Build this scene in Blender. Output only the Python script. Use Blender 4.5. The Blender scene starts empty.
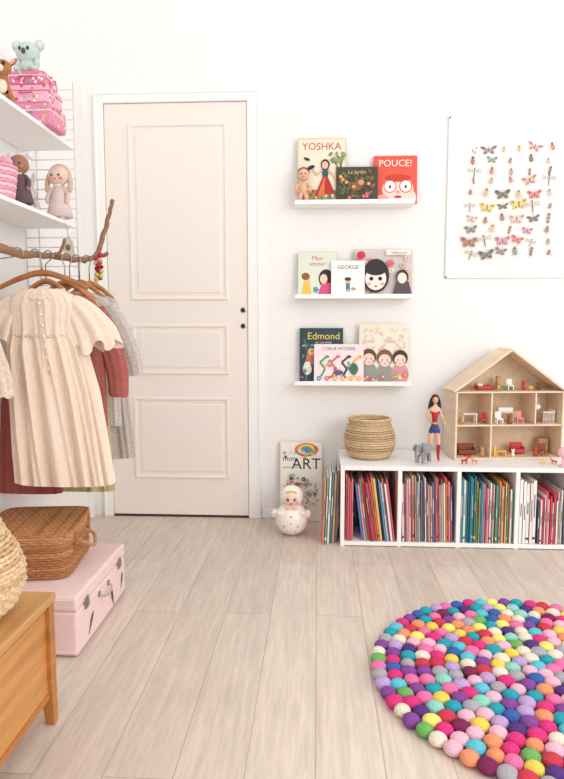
import bpy, bmesh, math, random
from mathutils import Matrix, Vector
random.seed(7)
scn=bpy.context.scene
scn.view_settings.view_transform='Standard'
scn.view_settings.look='None'
pi=math.pi; sin=math.sin; cos=math.cos

# ------------------------------------------------------------ materials
def lin(c):
    c=c/255.
    return c/12.92 if c<=.04045 else ((c+.055)/1.055)**2.4
def L(rgb): return (lin(rgb[0]),lin(rgb[1]),lin(rgb[2]),1)
_m={}
def mat(rgb,kind='plain',rough=.6,scale=None):
    key=(tuple(rgb),kind,rough,scale)
    if key in _m: return _m[key]
    m=bpy.data.materials.new('%s_%d_%d_%d'%((kind,)+tuple(int(v) for v in rgb)))
    m.use_nodes=True; nt=m.node_tree; N=nt.nodes; K=nt.links
    b=N['Principled BSDF']; b.inputs['Roughness'].default_value=rough
    b.inputs['Base Color'].default_value=L(rgb)
    if kind=='metal':
        b.inputs['Metallic'].default_value=1; _m[key]=m; return m
    tc=N.new('ShaderNodeTexCoord')
    P={'plain':(40,.04,.02,.001),'paint':(60,.02,.05,.0005),'fabric':(350,.12,.5,.002),'knit':(160,.25,.8,.004),
       'felt':(260,.20,.8,.004),'wicker':(120,.30,.6,.002),'wood':(30,.26,.15,.001),'plywood':(30,.10,.1,.001),
       'plastic':(20,.02,.0,.001),'paper':(80,.03,.03,.0005),'hair':(300,.3,.5,.002)}[kind]
    sc=scale or P[0]
    no=N.new('ShaderNodeTexNoise'); no.inputs['Scale'].default_value=sc; no.inputs['Detail'].default_value=4
    if kind in('wood','plywood'):
        mp=N.new('ShaderNodeMapping'); mp.inputs['Scale'].default_value=(1,.08,1)
        K.new(tc.outputs['Object'],mp.inputs[0]); K.new(mp.outputs[0],no.inputs['Vector'])
    elif kind=='fabric':
        mp=N.new('ShaderNodeMapping'); mp.inputs['Scale'].default_value=(1,1,.12)
        K.new(tc.outputs['Object'],mp.inputs[0]); K.new(mp.outputs[0],no.inputs['Vector'])
    else: K.new(tc.outputs['Object'],no.inputs['Vector'])
    mx=N.new('ShaderNodeMix'); mx.data_type='RGBA'
    d=1-P[1]; c=L(rgb)
    mx.inputs[6].default_value=(c[0]*d,c[1]*d,c[2]*d,1)
    u=1+P[1]*.6; mx.inputs[7].default_value=(min(1,c[0]*u),min(1,c[1]*u),min(1,c[2]*u),1)
    rp=N.new('ShaderNodeMapRange'); rp.inputs[1].default_value=.3; rp.inputs[2].default_value=.7
    K.new(no.outputs[0],rp.inputs[0]); K.new(rp.outputs[0],mx.inputs[0]); K.new(mx.outputs[2],b.inputs['Base Color'])
    if P[2]>0:
        bp=N.new('ShaderNodeBump'); bp.inputs['Strength'].default_value=P[2]; bp.inputs['Distance'].default_value=P[3]
        K.new(no.outputs[0],bp.inputs['Height']); K.new(bp.outputs[0],b.inputs['Normal'])
    if kind in('felt','fabric','knit'):
        b.inputs['Roughness'].default_value=.95
        b.inputs['Specular IOR Level'].default_value=.15
    _m[key]=m; return m

def floor_mat():
    m=bpy.data.materials.new('oak_laminate'); m.use_nodes=True; nt=m.node_tree; N=nt.nodes; K=nt.links
    b=N['Principled BSDF']; b.inputs['Roughness'].default_value=.42
    b.inputs['Specular IOR Level'].default_value=.35
    tc=N.new('ShaderNodeTexCoord'); sp=N.new('ShaderNodeSeparateXYZ'); K.new(tc.outputs['Object'],sp.inputs[0])
    cb=N.new('ShaderNodeCombineXYZ'); K.new(sp.outputs[1],cb.inputs[0]); K.new(sp.outputs[0],cb.inputs[1])
    br=N.new('ShaderNodeTexBrick'); K.new(cb.outputs[0],br.inputs[0])
    br.inputs['Scale'].default_value=1; br.inputs['Brick Width'].default_value=1.28; br.inputs['Row Height'].default_value=.155
    br.inputs['Mortar Size'].default_value=.0013; br.inputs['Mortar Smooth'].default_value=.3; br.offset=.37
    br.inputs['Color1'].default_value=L((226,210,196)); br.inputs['Color2'].default_value=L((213,197,183)); br.inputs['Mortar'].default_value=L((178,160,146))
    mp=N.new('ShaderNodeMapping'); mp.inputs['Scale'].default_value=(1,.05,1); K.new(tc.outputs['Object'],mp.inputs[0])
    addv=N.new('ShaderNodeVectorMath'); addv.operation='MULTIPLY_ADD'
    K.new(br.outputs['Color'],addv.inputs[0]); addv.inputs[1].default_value=(19,19,19); K.new(mp.outputs[0],addv.inputs[2])
    n1=N.new('ShaderNodeTexNoise'); n1.inputs['Scale'].default_value=85; n1.inputs['Detail'].default_value=8; n1.inputs['Roughness'].default_value=.72; K.new(addv.outputs[0],n1.inputs['Vector'])
    mp2=N.new('ShaderNodeMapping'); mp2.inputs['Scale'].default_value=(1,.2,1); K.new(tc.outputs['Object'],mp2.inputs[0])
    n2=N.new('ShaderNodeTexNoise'); n2.inputs['Scale'].default_value=18; n2.inputs['Detail'].default_value=5; n2.inputs['Distortion'].default_value=1.6; K.new(mp2.outputs[0],n2.inputs['Vector'])
    r1=N.new('ShaderNodeMapRange'); r1.inputs[1].default_value=.34; r1.inputs[2].default_value=.66; r1.inputs[3].default_value=.84; r1.inputs[4].default_value=1.06; K.new(n1.outputs[0],r1.inputs[0])
    r2=N.new('ShaderNodeMapRange'); r2.inputs[1].default_value=.3; r2.inputs[2].default_value=.7; r2.inputs[3].default_value=.91; r2.inputs[4].default_value=1.05; K.new(n2.outputs[0],r2.inputs[0])
    mu=N.new('ShaderNodeMath'); mu.operation='MULTIPLY'; K.new(r1.outputs[0],mu.inputs[0]); K.new(r2.outputs[0],mu.inputs[1])
    vm=N.new('ShaderNodeVectorMath'); vm.operation='SCALE'; K.new(br.outputs['Color'],vm.inputs[0]); K.new(mu.outputs[0],vm.inputs['Scale'])
    K.new(vm.outputs[0],b.inputs['Base Color'])
    bp=N.new('ShaderNodeBump'); bp.inputs['Strength'].default_value=.08; bp.inputs['Distance'].default_value=.001
    K.new(n1.outputs[0],bp.inputs['Height']); K.new(bp.outputs[0],b.inputs['Normal'])
    return m

# ------------------------------------------------------------ mesh builder
class MB:
    def __init__(s): s.v=[];s.f=[];s.mi=[];s.sm=[];s.ms=[];s.M=Matrix.Identity(4)
    def add(s,vs,fs,m,smooth=False):
        if m not in s.ms: s.ms.append(m)
        k=s.ms.index(m); o=len(s.v)
        s.v+= [tuple(s.M@Vector(p)) for p in vs]
        for f in fs: s.f.append([o+i for i in f]); s.mi.append(k); s.sm.append(smooth)
    def box(s,lo,hi,m,bev=0,seg=2,R=None):
        c=[(a+b)/2 for a,b in zip(lo,hi)]; d=[abs(b-a) for a,b in zip(lo,hi)]
        if bev<=0:
            vs=[Vector((x*d[0]/2,y*d[1]/2,z*d[2]/2)) for x in(-1,1) for y in(-1,1) for z in(-1,1)]
            fs=[(0,1,3,2),(4,6,7,5),(0,4,5,1),(2,3,7,6),(0,2,6,4),(1,5,7,3)]
        else:
            bm=bmesh.new(); bmesh.ops.create_cube(bm,size=1)
            for v in bm.verts: v.co=Vector((v.co.x*d[0],v.co.y*d[1],v.co.z*d[2]))
            bmesh.ops.bevel(bm,geom=bm.edges[:],offset=min(bev,min(d)*.49),segments=seg,affect='EDGES',profile=.5)
            bm.verts.ensure_lookup_table()
            vs=[v.co.copy() for v in bm.verts]; fs=[[v.index for v in f.verts] for f in bm.faces]; bm.free()
        if R is not None: vs=[R@v for v in vs]
        s.add([(v[0]+c[0],v[1]+c[1],v[2]+c[2]) for v in vs],fs,m,bev>.01)
    def ell(s,c,r,m,seg=16,rings=10,R=None):
        if not hasattr(r,'__len__'): r=(r,r,r)
        vs=[];fs=[]
        vs.append(Vector((0,0,r[2])))
        for i in range(1,rings):
            t=pi*i/rings
            for j in range(seg):
                a=2*pi*j/seg; vs.append(Vector((r[0]*sin(t)*cos(a),r[1]*sin(t)*sin(a),r[2]*cos(t))))
        vs.append(Vector((0,0,-r[2])))
        for j in range(seg): fs.append((0,1+j,1+(j+1)%seg))
        for i in range(rings-2):
            for j in range(seg):
                a=1+i*seg+j;b=1+i*seg+(j+1)%seg; fs.append((a,a+seg,b+seg,b))
        n=len(vs)-1;o=1+(rings-2)*seg
        for j in range(seg): fs.append((o+j,n,o+(j+1)%seg))
        if R is not None: vs=[R@v for v in vs]
        s.add([(v[0]+c[0],v[1]+c[1],v[2]+c[2]) for v in vs],fs,m,True)
    def loft(s,rings,m,cap0=False,cap1=False,closed=False,smooth=True):
        n=len(rings[0]); vs=[p for r in rings for p in r]; fs=[]
        R=len(rings)
        for i in range(R if closed else R-1):
            for j in range(n):
                a=i*n+j;b=i*n+(j+1)%n;c=((i+1)%R)*n+(j+1)%n;d=((i+1)%R)*n+j
                fs.append((a,b,c,d))
        if cap0: fs.append(list(range(n))[::-1])
        if cap1: fs.append([(R-1)*n+j for j in range(n)])
        s.add(vs,fs,m,smooth)
    def tube(s,pts,r,m,seg=8,closed=False):
        pts=[Vector(p) for p in pts]; n=len(pts)
        rr=r if hasattr(r,'__len__') else [r]*n
        rings=[]; prev=None
        for i,p in enumerate(pts):
            if closed: t=pts[(i+1)%n]-pts[i-1]
            else: t=pts[min(i+1,n-1)]-pts[max(i-1,0)]
            t.normalize()
            if prev is None:
                a=Vector((0,0,1)) if abs(t.z)<.9 else Vector((1,0,0)); u=t.cross(a).normalized()
            else:
                u=prev-t*prev.dot(t)
                u=u.normalized() if u.length>1e-6 else t.cross(Vector((0,0,1))).normalized()
            prev=u; w=t.cross(u)
            rings.append([tuple(p+u*cos(2*pi*j/seg)*rr[i]+w*sin(2*pi*j/seg)*rr[i]) for j in range(seg)])
        s.loft(rings,m,not closed,not closed,closed)
    def lathe(s,prof,c,m,seg=32,cap0=True,cap1=False):
        rings=[[(c[0]+r*cos(2*pi*j/seg),c[1]+r*sin(2*pi*j/seg),c[2]+z) for j in range(seg)] for r,z in prof]
        s.loft(rings,m,cap0,cap1)
    def build(s,name,parent=None,loc=None):
        me=bpy.data.meshes.new(name); me.from_pydata(s.v,[],s.f)
        for m in s.ms: me.materials.append(m)
        me.polygons.foreach_set('material_index',s.mi); me.polygons.foreach_set('use_smooth',s.sm); me.update()
        ob=bpy.data.objects.new(name,me); scn.collection.objects.link(ob)
        if parent: ob.parent=parent
        if loc: ob.location=loc
        return ob
def smooth_path(pts,n=8):
    pts=[Vector(p) for p in pts]; out=[]
    for i in range(len(pts)-1):
        p0=pts[max(i-1,0)];p1=pts[i];p2=pts[i+1];p3=pts[min(i+2,len(pts)-1)]
        for k in range(n):
            t=k/n
            out.append(.5*((2*p1)+(p2-p0)*t+(2*p0-5*p1+4*p2-p3)*t*t+(3*p1-p0-3*p2+p3)*t**3))
    out.append(pts[-1]); return out

_txt={}
def text_geo(t):
    if t in _txt: return _txt[t]
    cu=bpy.data.curves.new('t','FONT'); cu.body=t; cu.align_x='CENTER'; cu.resolution_u=3
    ob=bpy.data.objects.new('t',cu); scn.collection.objects.link(ob)
    dg=bpy.context.evaluated_depsgraph_get(); me=bpy.data.meshes.new_from_object(ob.evaluated_get(dg))
    vs=[v.co.copy() for v in me.vertices]; fs=[list(p.vertices) for p in me.polygons]
    bpy.data.objects.remove(ob); bpy.data.curves.remove(cu); bpy.data.meshes.remove(me)
    _txt[t]=(vs,fs); return _txt[t]

class Art:
    """flat printed artwork drawn on a front face; unit coords: x 0..w , z 0..h"""
    def __init__(s,mb,x0,y,z0,step=.0001): s.mb=mb;s.x=x0;s.y=y;s.z=z0;s.k=0;s.st=step
    def _y(s): s.k+=1; return s.y-.0004-s.st*s.k
    def e(s,cx,cz,rx,rz,col,rot=0,n=20,kind='paper'):
        y=s._y(); c,d=cos(rot),sin(rot)
        vs=[(s.x+cx+rx*cos(2*pi*i/n)*c-rz*sin(2*pi*i/n)*d, y, s.z+cz+rx*cos(2*pi*i/n)*d+rz*sin(2*pi*i/n)*c) for i in range(n)]
        s.mb.add(vs,[list(range(n))],mat(col,kind))
    def p(s,pts,col):
        y=s._y(); s.mb.add([(s.x+a,y,s.z+b) for a,b in pts],[list(range(len(pts)))],mat(col,'paper'))
    def r(s,x0,z0,x1,z1,col): s.p([(x0,z0),(x1,z0),(x1,z1),(x0,z1)],col)
    def ln(s,pts,w,col):
        for (a,b),(c,d) in zip(pts[:-1],pts[1:]):
            dx,dz=c-a,d-b; l=math.hypot(dx,dz) or 1; nx,nz=-dz/l*w/2,dx/l*w/2
            s.p([(a+nx,b+nz),(a-nx,b-nz),(c-nx,d-nz),(c+nx,d+nz)],col)
    def t(s,txt,cx,cz,size,col):
        y=s._y(); vs,fs=text_geo(txt)
        s.mb.add([(s.x+cx+v.x*size,y,s.z+cz+v.y*size) for v in vs],fs,mat(col,'paper'))
    def flower(s,cx,cz,r,c1,c2):
        for i in range(5):
            a=2*pi*i/5; s.e(cx+cos(a)*r*.6,cz+sin(a)*r*.6,r*.45,r*.45,c1,n=8)
        s.e(cx,cz,r*.3,r*.3,c2,n=8)

# ------------------------------------------------------------ room shell
XL=-1.152; YB=3.18
def room():
    wm=mat((246,244,242),'paint',.85)
    b=MB(); b.box((XL-.1,YB,0),(2.6,YB+.1,2.8),wm); b.build('wall_back')
    b=MB(); b.box((XL-.1,-1.2,0),(XL,YB,2.8),wm); b.build('wall_left')
    b=MB(); b.box((XL-.1,-1.2,-.05),(2.6,YB+.1,0),floor_mat()); b.build('floor')
    tm=mat((248,246,243),'paint',.5)
    b=MB(); b.box((-.279,YB-.012,0),(2.6,YB-.0005,.05),tm,.004); b.build('baseboard_back')
    b=MB(); b.box((XL+.0005,-1.2,0),(XL+.012,YB-.013,.075),tm,.004); b.build('baseboard_left')
    b=MB()
    def jamb(x0,x1,z0,z1,y): b.box((x0,y,z0),(x1,YB-.0005,z1),tm,.004)
    jamb(-1.085,-1.045,0,2.09,YB-.022); jamb(-.345,-.29,0,2.09,YB-.022); jamb(-1.085,-.29,2.045,2.09,YB-.0225)
    jamb(-1.09,-1.079,0,2.094,YB-.027); jamb(-.296,-.284,0,2.094,YB-.027); jamb(-1.09,-.284,2.083,2.094,YB-.0275)
    b.build('trim_1')
    dm=mat((243,234,226),'paint',.45); yf=YB-.012
    b=MB(); b.box((-1.043,yf,.012),(-.347,YB-.0005,2.043),dm,.002)
    def panel(x0,x1,z0,z1):
        steps=[(0,0),(.006,-.009),(.014,-.009),(.02,-.0015),(.034,-.0015),(.042,-.006)]
        rings=[]
        for i,y in steps:
            rings.append([(x0+i,yf+y,z0+i),(x1-i,yf+y,z0+i),(x1-i,yf+y,z1-i),(x0+i,yf+y,z1-i)])
        b.loft(rings,dm,False,True,smooth=False)
    panel(-.93,-.44,1.10,1.95); panel(-.93,-.44,.73,.985); panel(-.93,-.44,.20,.62)
    dk=mat((30,26,24),'plain',.4)
    b.box((-1.043,YB-.011,0),(-.347,YB-.001,.012),mat((60,45,35),'plain'))  # dark strip painting the shade in the gap under the door
    for z in(1.053,.975):
        Rx=Matrix.Rotation(pi/2,3,'X')
        b.ell((-.369,yf-.004,z),(.011,.011,.006),dk,R=Rx)
        b.ell((-.369,yf-.001,z),(.015,.015,.003),mat((200,195,188),'metal',.3),R=Rx)
    b.build('door_1')
room()

# ------------------------------------------------------------ picture ledges and books
def ledge(x0,x1,z):
    b=MB(); w=mat((249,248,247),'paint',.4)
    b.box((x0,3.06,z-.013),(x1,3.179,z),w,.002); b.box((x0,3.06,z-.001),(x1,3.066,z+.008),w,.002)
    b.box((x0,3.171,z-.001),(x1,3.179,z+.04),w,.002)
    b.build('picture_ledge')
LZ=[1.553,1.117,.703]
for z in LZ: ledge(-.112,.445,z)

def book(x0,w,h,z,yb,bg,draw,name='picture_book',t=.010,lean=.02):
    """front-facing book, leaning back: built upright then tilted about its bottom edge"""
    b=MB()
    a=math.asin(min(.9,lean/h))
    b.M=Matrix.Translation((x0,yb,z+.0005))@Matrix.Rotation(-a,4,'X')
    c=mat(bg,'paper',.45)
    b.box((0,0,0),(w,.0018,h),c,.0006,1); b.box((0,t-.0018,0),(w,t,h),c,.0006,1); b.box((0,0.0003,0),(.0025,t-.0003,h),c)
    b.box((.002,.0016,.003),(w-.003,t-.0016,h-.003),mat((240,236,226),'paper'))
    A=Art(b,0,0,0); draw(A,w,h)
    return b.build(name)
BK=(35,32,32)
def d_yoshka(A,w,h):
    A.r(.006,.006,w-.006,h-.006,(236,228,206)); A.t('YOSHKA',w/2,h-.055,.047,(190,50,40))
    A.r(.006,.006,w-.006,h*.17,(150,150,96)); A.e(w*.5,h*.17,w*.44,h*.05,(150,150,96))
    for i in range(22): A.e(random.uniform(.02,w-.02),random.uniform(.02,h*.2),.006,.008,random.choice([(200,60,50),(230,190,90),(90,130,80),(245,235,210)]),n=8)
    A.ln([(w*.9,h*.02),(w*.86,h*.4),(w*.93,h*.76)],.008,(110,84,60)); A.ln([(w*.87,h*.5),(w*.72,h*.7)],.005,(110,84,60))
    for i in range(12): A.e(w*random.uniform(.68,.96),h*random.uniform(.62,.78),.012,.007,random.choice([(110,140,90),(150,160,90)]),random.uniform(0,3),n=8)
    A.p([(w*.36,h*.12),(w*.78,h*.15),(w*.62,h*.42),(w*.53,h*.42)],(186,44,40)); A.p([(w*.42,h*.12),(w*.56,h*.12),(w*.57,h*.4),(w*.55,h*.4)],(220,120,70))
    A.p([(w*.52,h*.41),(w*.63,h*.41),(w*.65,h*.53),(w*.5,h*.53)],(50,90,90)); A.ln([(w*.52,h*.51),(w*.40,h*.44),(w*.32,h*.52)],.008,(225,180,150)); A.ln([(w*.63,h*.51),(w*.72,h*.45),(w*.78,h*.36)],.008,(225,180,150))
    A.e(w*.575,h*.595,.021,.025,(60,36,28)); A.e(w*.57,h*.585,.015,.018,(235,190,160)); A.e(w*.28,h*.55,.02,.009,BK,.4); A.e(w*.2,h*.68,.016,.006,BK,-.4)
def d_dark(A,w,h):
    A.r(.004,.004,w-.004,h-.004,(72,66,50))
    for i in range(60): A.e(random.uniform(.02,w-.02),random.uniform(.02,h-.02),.012,.005,random.choice([(96,110,70),(130,105,70),(70,95,85),(160,120,80),(110,60,50)]),random.uniform(0,3),n=10)
    A.e(w*.5,h*.45,.03,.022,(140,90,60),.4); A.e(w*.6,h*.56,.014,.013,(210,155,110)); A.t('Le Jardin',w*.5,h-.035,.024,(225,200,150))
    for i in range(9): A.flower(random.uniform(.02,w-.02),random.uniform(.02,h-.05),.010,random.choice([(200,90,80),(210,150,80)]),(240,220,150))
def d_pouce(A,w,h):
    A.t('POUCE!',w*.5,h-.05,.045,(250,240,230)); A.e(w*.56,h*.3,w*.36,h*.28,(250,214,200)); A.e(w*.56,h*.53,w*.3,.018,(205,60,45))
    for k in(-1,1):
        A.e(w*.56+k*.037,h*.36,.031,.031,(215,70,60)); A.e(w*.56+k*.037,h*.36,.026,.026,(255,250,245)); A.e(w*.56+k*.037,h*.35,.006,.008,BK,n=10)
    A.e(w*.56,h*.24,.009,.007,(235,150,130)); A.e(w*.56,h*.14,.018,.006,(190,50,45)); A.e(w*.9,h*.12,.016,.03,(250,214,200)); A.e(w*.2,h*.1,.03,.02,(245,170,150))
def d_amour(A,w,h):
    A.r(.003,.003,w-.003,h-.003,(226,232,214)); A.t('Mon',w*.5,h-.04,.03,(190,60,70)); A.t('amour',w*.5,h-.066,.03,(190,60,70))
    A.p([(w*.08,.004),(w*.36,.004),(w*.3,h*.36),(w*.16,h*.36)],(236,196,84)); A.e(w*.23,h*.42,.018,.02,(240,205,180)); A.e(w*.2,h*.45,.02,.018,(150,90,60))
    A.e(w*.72,h*.40,.036,.045,BK); A.p([(w*.5,.004),(w*.96,.004),(w*.86,h*.30),(w*.62,h*.30)],(225,80,130)); A.e(w*.66,h*.39,.018,.024,(245,210,190))
    A.flower(w*.46,h*.15,.015,(90,160,190),(200,80,60)); A.r(w*.06,h*.02,w*.94,h*.05,(110,150,90))
def d_george(A,w,h):
    A.t('GEORGE',w*.5,h-.04,.026,(60,60,60)); A.e(w*.5,h*.42,.014,.016,(225,190,165)); A.e(w*.5,h*.48,.016,.009,(60,50,45)); A.r(w*.44,h*.2,w*.56,h*.36,(90,120,150)); A.e(w*.66,h*.2,.012,.008,(200,150,100)); A.r(w*.45,h*.12,w*.48,h*.2,BK);A.r(w*.52,h*.12,w*.55,h*.2,BK)
def d_face(A,w,h):
    A.r(.003,.003,w-.003,h-.003,(214,206,200))
    for i in range(34): A.flower(random.uniform(.015,w-.015),random.uniform(.015,h-.015),.014,random.choice([(226,140,130),(235,200,190),(200,184,168),(240,228,215),(224,110,120)]),(200,90,80))
    A.e(w*.37,h*.42,.064,.082,(42,32,34)); A.e(w*.37,h*.36,.05,.055,(250,234,226)); A.e(w*.37,h*.55,.05,.028,(42,32,34))
    for k in(-1,1): A.e(w*.37+k*.021,h*.36,.010,.010,BK,n=12); A.e(w*.37+k*.032,h*.25,.01,.007,(240,160,150),n=10)
    A.e(w*.37,h*.2,.008,.004,(200,50,60),n=10); A.p([(w*.66,.004),(w*.99,.004),(w*.93,h*.3),(w*.72,h*.3)],(90,70,80)); A.e(w*.82,h*.4,.03,.034,(60,44,44)); A.e(w*.82,h*.37,.022,.026,(245,225,210))
    A.e(w*.12,h*.86,.02,.018,(205,50,60)); A.r(w*.55,h*.86,w*.97,h*.97,(244,236,228)); A.t('Valentine',w*.76,h*.88,.02,(60,40,40))
def d_edmond(A,w,h):
    A.t('Edmond',w*.55,h-.055,.048,(240,215,90)); A.t('et ses amis',w*.55,h-.075,.018,(230,230,220))
    A.ln([(w*.15,0.004),(w*.2,h*.5),(w*.1,h*.8)],.010,(80,110,105)); A.ln([(w*.2,h*.45),(w*.5,h*.65)],.007,(80,110,105))
    A.e(w*.28,h*.46,.026,.036,(200,120,90)); A.e(w*.28,h*.56,.018,.018,(235,190,150)); A.e(w*.265,h*.565,.003,.003,BK,n=8); A.e(w*.3,h*.565,.003,.003,BK,n=8)
    A.e(w*.18,h*.24,.022,.03,(225,225,205)); A.e(w*.18,h*.32,.015,.015,(235,235,220)); A.e(w*.6,h*.62,.02,.012,(230,150,90))
    for i in range(34): A.e(random.uniform(.01,w-.02),random.uniform(.01,h*.72),.010,.005,random.choice([(90,140,110),(120,170,140),(200,90,70),(60,120,120),(220,200,120)]),random.uniform(0,3),n=8)
def d_story(A,w,h):
    A.t("COEUR MYSTÈRE",w*.5,h-.03,.021,(60,60,90))
    for i in range(4):
        c=[(90,160,110),(230,110,90),(60,60,70),(240,180,70)][i]; x=w*(.14+.22*i)
        A.ln([(x,h*.14),(x+.02,h*.35),(x-.005,h*.52),(x+.026,h*.66)],.010,c); A.e(x+.03,h*.67,.011,.007,c)
    for i in range(12): A.e(random.uniform(.02,w-.02),random.uniform(h*.1,h*.7),.011,.006,random.choice([(230,120,150),(90,150,180),(240,190,100),(110,170,120),(150,110,160)]),random.uniform(0,3),n=10)
    for i in range(6): A.flower(w*(.1+.16*i),h*.1,.012,random.choice([(230,90,120),(90,150,180),(240,180,80)]),(250,240,200))
    A.e(w*.8,h*.35,.02,.028,(60,110,90)); A.e(w*.5,h*.25,.022,.012,(110,80,140))
def d_kids(A,w,h):
    A.r(.003,.003,w-.003,h-.003,(240,232,216))
    for i in range(40): A.e(random.uniform(.02,w-.02),random.uniform(h*.55,h-.02),.012,.005,random.choice([(230,214,176),(224,200,184),(214,212,184),(236,190,170)]),random.uniform(0,3),n=8)
    for (x,z,r,hc) in[(.2,.42,.034,(96,66,50)),(.52,.40,.036,(130,84,56)),(.83,.40,.034,(60,45,40))]:
        A.e(w*x,h*z-.075,.042,.05,random.choice([(214,150,150),(140,130,120),(150,150,140)])); A.e(w*x,h*z+.004,r*1.08,r*1.15,hc); A.e(w*x,h*z-.008,r*.82,r*.84,(244,214,196))
        for k in(-1,1): A.e(w*x+k*.012,h*z-.006,.003,.004,BK,n=8); A.e(w*x+k*.02,h*z-.017,.007,.005,(236,150,140),n=8)
        A.e(w*x,h*z-.024,.006,.002,(170,60,60),n=8)
    for i in range(12): A.flower(w*random.uniform(.05,.95),h*random.uniform(.03,.14),.012,random.choice([(210,120,110),(150,160,120),(230,190,130)]),(250,240,220))
z=LZ[0]; book(-.103,.232,.31,z,3.13,(216,204,180),d_yoshka); book(.082,.196,.172,z,3.112,(72,66,50),d_dark); book(.26,.205,.226,z,3.138,(226,86,66),d_pouce)
z=LZ[1]; book(-.099,.19,.214,z,3.13,(205,215,190),d_amour); book(.062,.16,.17,z,3.106,(246,244,240),d_george); book(.172,.278,.226,z,3.135,(205,196,190),d_face)
z=LZ[2]; book(-.089,.212,.262,z,3.135,(35,62,72),d_edmond); book(-.018,.24,.185,z,3.106,(245,226,230),d_story); book(.2,.24,.282,z,3.13,(236,226,206),d_kids)

# baby doll leaning on the first book
b=MB(); sk=mat((232,180,148),'plastic',.5); z=LZ[0]+.001
bx=-.072
b.ell((bx,3.095,z+.065),(.019,.016,.032),sk); b.ell((bx,3.095,z+.128),(.028,.026,.030),sk); b.ell((bx,3.101,z+.139),(.0295,.025,.025),mat((110,70,48),'hair'))
for k in(-1,1):
    b.tube([(bx+k*.014,3.095,z+.085),(bx+k*.034,3.09,z+.07),(bx+k*.032,3.083,z+.045)],[.009,.008,.006],sk)
    b.tube([(bx+k*.009,3.095,z+.045),(bx+k*.015,3.088,z+.022),(bx+k*.016,3.085,z+.003)],[.013,.010,.007],sk)
    b.ell((bx+k*.010,3.0695,z+.128),(.0035,.002,.0035),mat((40,50,80),'plastic'),8,6)
b.ell((bx,3.0705,z+.116),(.005,.002,.002),mat((200,80,80),'plastic'),8,6)
b.build('baby_doll')

# ------------------------------------------------------------ insect poster
def poster():
    b=MB(); x0,x1,z0,z1=.612,1.20,1.205,1.955; fr=mat((251,250,249),'paint',.4)
    for lo,hi in[((x0,3.162,z0),(x0+.010,3.1798,z1)),((x1-.010,3.162,z0),(x1,3.1798,z1)),((x0,3.162,z0),(x1,3.1798,z0+.010)),((x0,3.162,z1-.010),(x1,3.1798,z1))]: b.box(lo,hi,fr,.002)
    b.box((x0+.008,3.167,z0+.008),(x1-.008,3.1798,z1-.008),mat((246,246,244),'paper'))
    b.box((x0+.05,3.166,z0+.055),(x1-.05,3.168,z1-.055),mat((240,239,235),'paper'))
    A=Art(b,x0,3.1665,z0,.000012); w=x1-x0;h=z1-z0
    A.e(w*.35,h-.105,.045,.004,(150,140,130),n=10); A.e(w*.35,h-.118,.03,.002,(170,160,150),n=10)
    cols=[(222,140,130),(228,176,160),(184,134,112),(230,190,140),(168,150,148),(214,160,176),(140,130,120),(234,200,190),(204,120,110),(168,176,166),(120,100,96),(224,206,120)]
    def bug(kind,cx,cz,s,col,rot):
        c,d=cos(rot),sin(rot)
        def T(x,z): return cx+(x*c-z*d)*s,cz+(x*d+z*c)*s
        col2=tuple(int(v*.68) for v in col); dk=(104,88,82)
        if kind=='butterfly' or kind=='moth':
            q=1 if kind=='butterfly' else .75
            for k in(-1,1):
                x,z=T(k*.015,.006*q); A.e(x,z,.016*s,.008*s*q,col,k*.6*q+rot,n=12)
                x,z=T(k*.011,-.008); A.e(x,z,.010*s,.007*s,col,-k*.6+rot,n=12)
                x,z=T(k*.019,.009*q); A.e(x,z,.006*s,.0035*s,col2,k*.5+rot,n=8)
                x,z=T(k*.010,-.009); A.e(x,z,.004*s,.003*s,col2,rot,n=8)
                A.ln([T(0,.010),T(k*.006,.019)],.0008,dk)
            x,z=T(0,0); A.e(x,z,.0018*s,.011*s,dk,rot,n=8)
        elif kind=='dragonfly':
            x,z=T(0,-.006); A.e(x,z,.0016*s,.02*s,col2,rot,n=10); x,z=T(0,.014); A.e(x,z,.003*s,.003*s,dk,n=8)
            for k in(-1,1):
                for q,a in((.009,.18),(.003,-.15)):
                    x,z=T(k*.014,q); A.e(x,z,.014*s,.0028*s,(206,200,190),k*a+rot,n=10)
        elif kind=='beetle':
            x,z=T(0,-.002); A.e(x,z,.007*s,.011*s,col,rot,n=14); A.ln([T(0,.008),T(0,-.012)],.0008,col2)
            x,z=T(0,.010); A.e(x,z,.005*s,.004*s,col2,rot,n=10)
            for k in(-1,1):
                for q in(-.007,0,.006): A.ln([T(k*.006,q),T(k*.012,q*1.3),T(k*.015,q*1.9-.003)],.0009,dk)
                A.ln([T(k*.002,.013),T(k*.006,.021)],.0008,dk)
        else:
            for q in range(5): x,z=T(0,-.012+q*.006); A.e(x,z,.0045*s,.004*s,col if q%2 else col2,n=10)
            for k in(-1,1):
                for q in(-.008,0,.008): A.ln([T(0,q),T(k*.011,q+.004)],.0008,dk)
    zc=h-.15; kinds=['butterfly','moth','dragonfly','beetle','beetle','beetle','grub','butterfly']
    while zc>.09:
        cs=random.choice([5,6,7])
        for i in range(cs):
            cx=.075+(w-.15)*(i+.5)/cs+random.uniform(-.007,.007)
            k=random.choice(kinds); s=random.uniform(.7,1.0) if cs==7 else random.uniform(.9,1.5)
            bug(k,cx,zc+random.uniform(-.008,.008),s,random.choice(cols),random.uniform(-.35,.35))
            A.e(cx,zc-.023,.008,.0009,(190,182,176),n=8)
        zc-=random.uniform(.048,.060)
    b.build('insect_poster')
poster()

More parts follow.
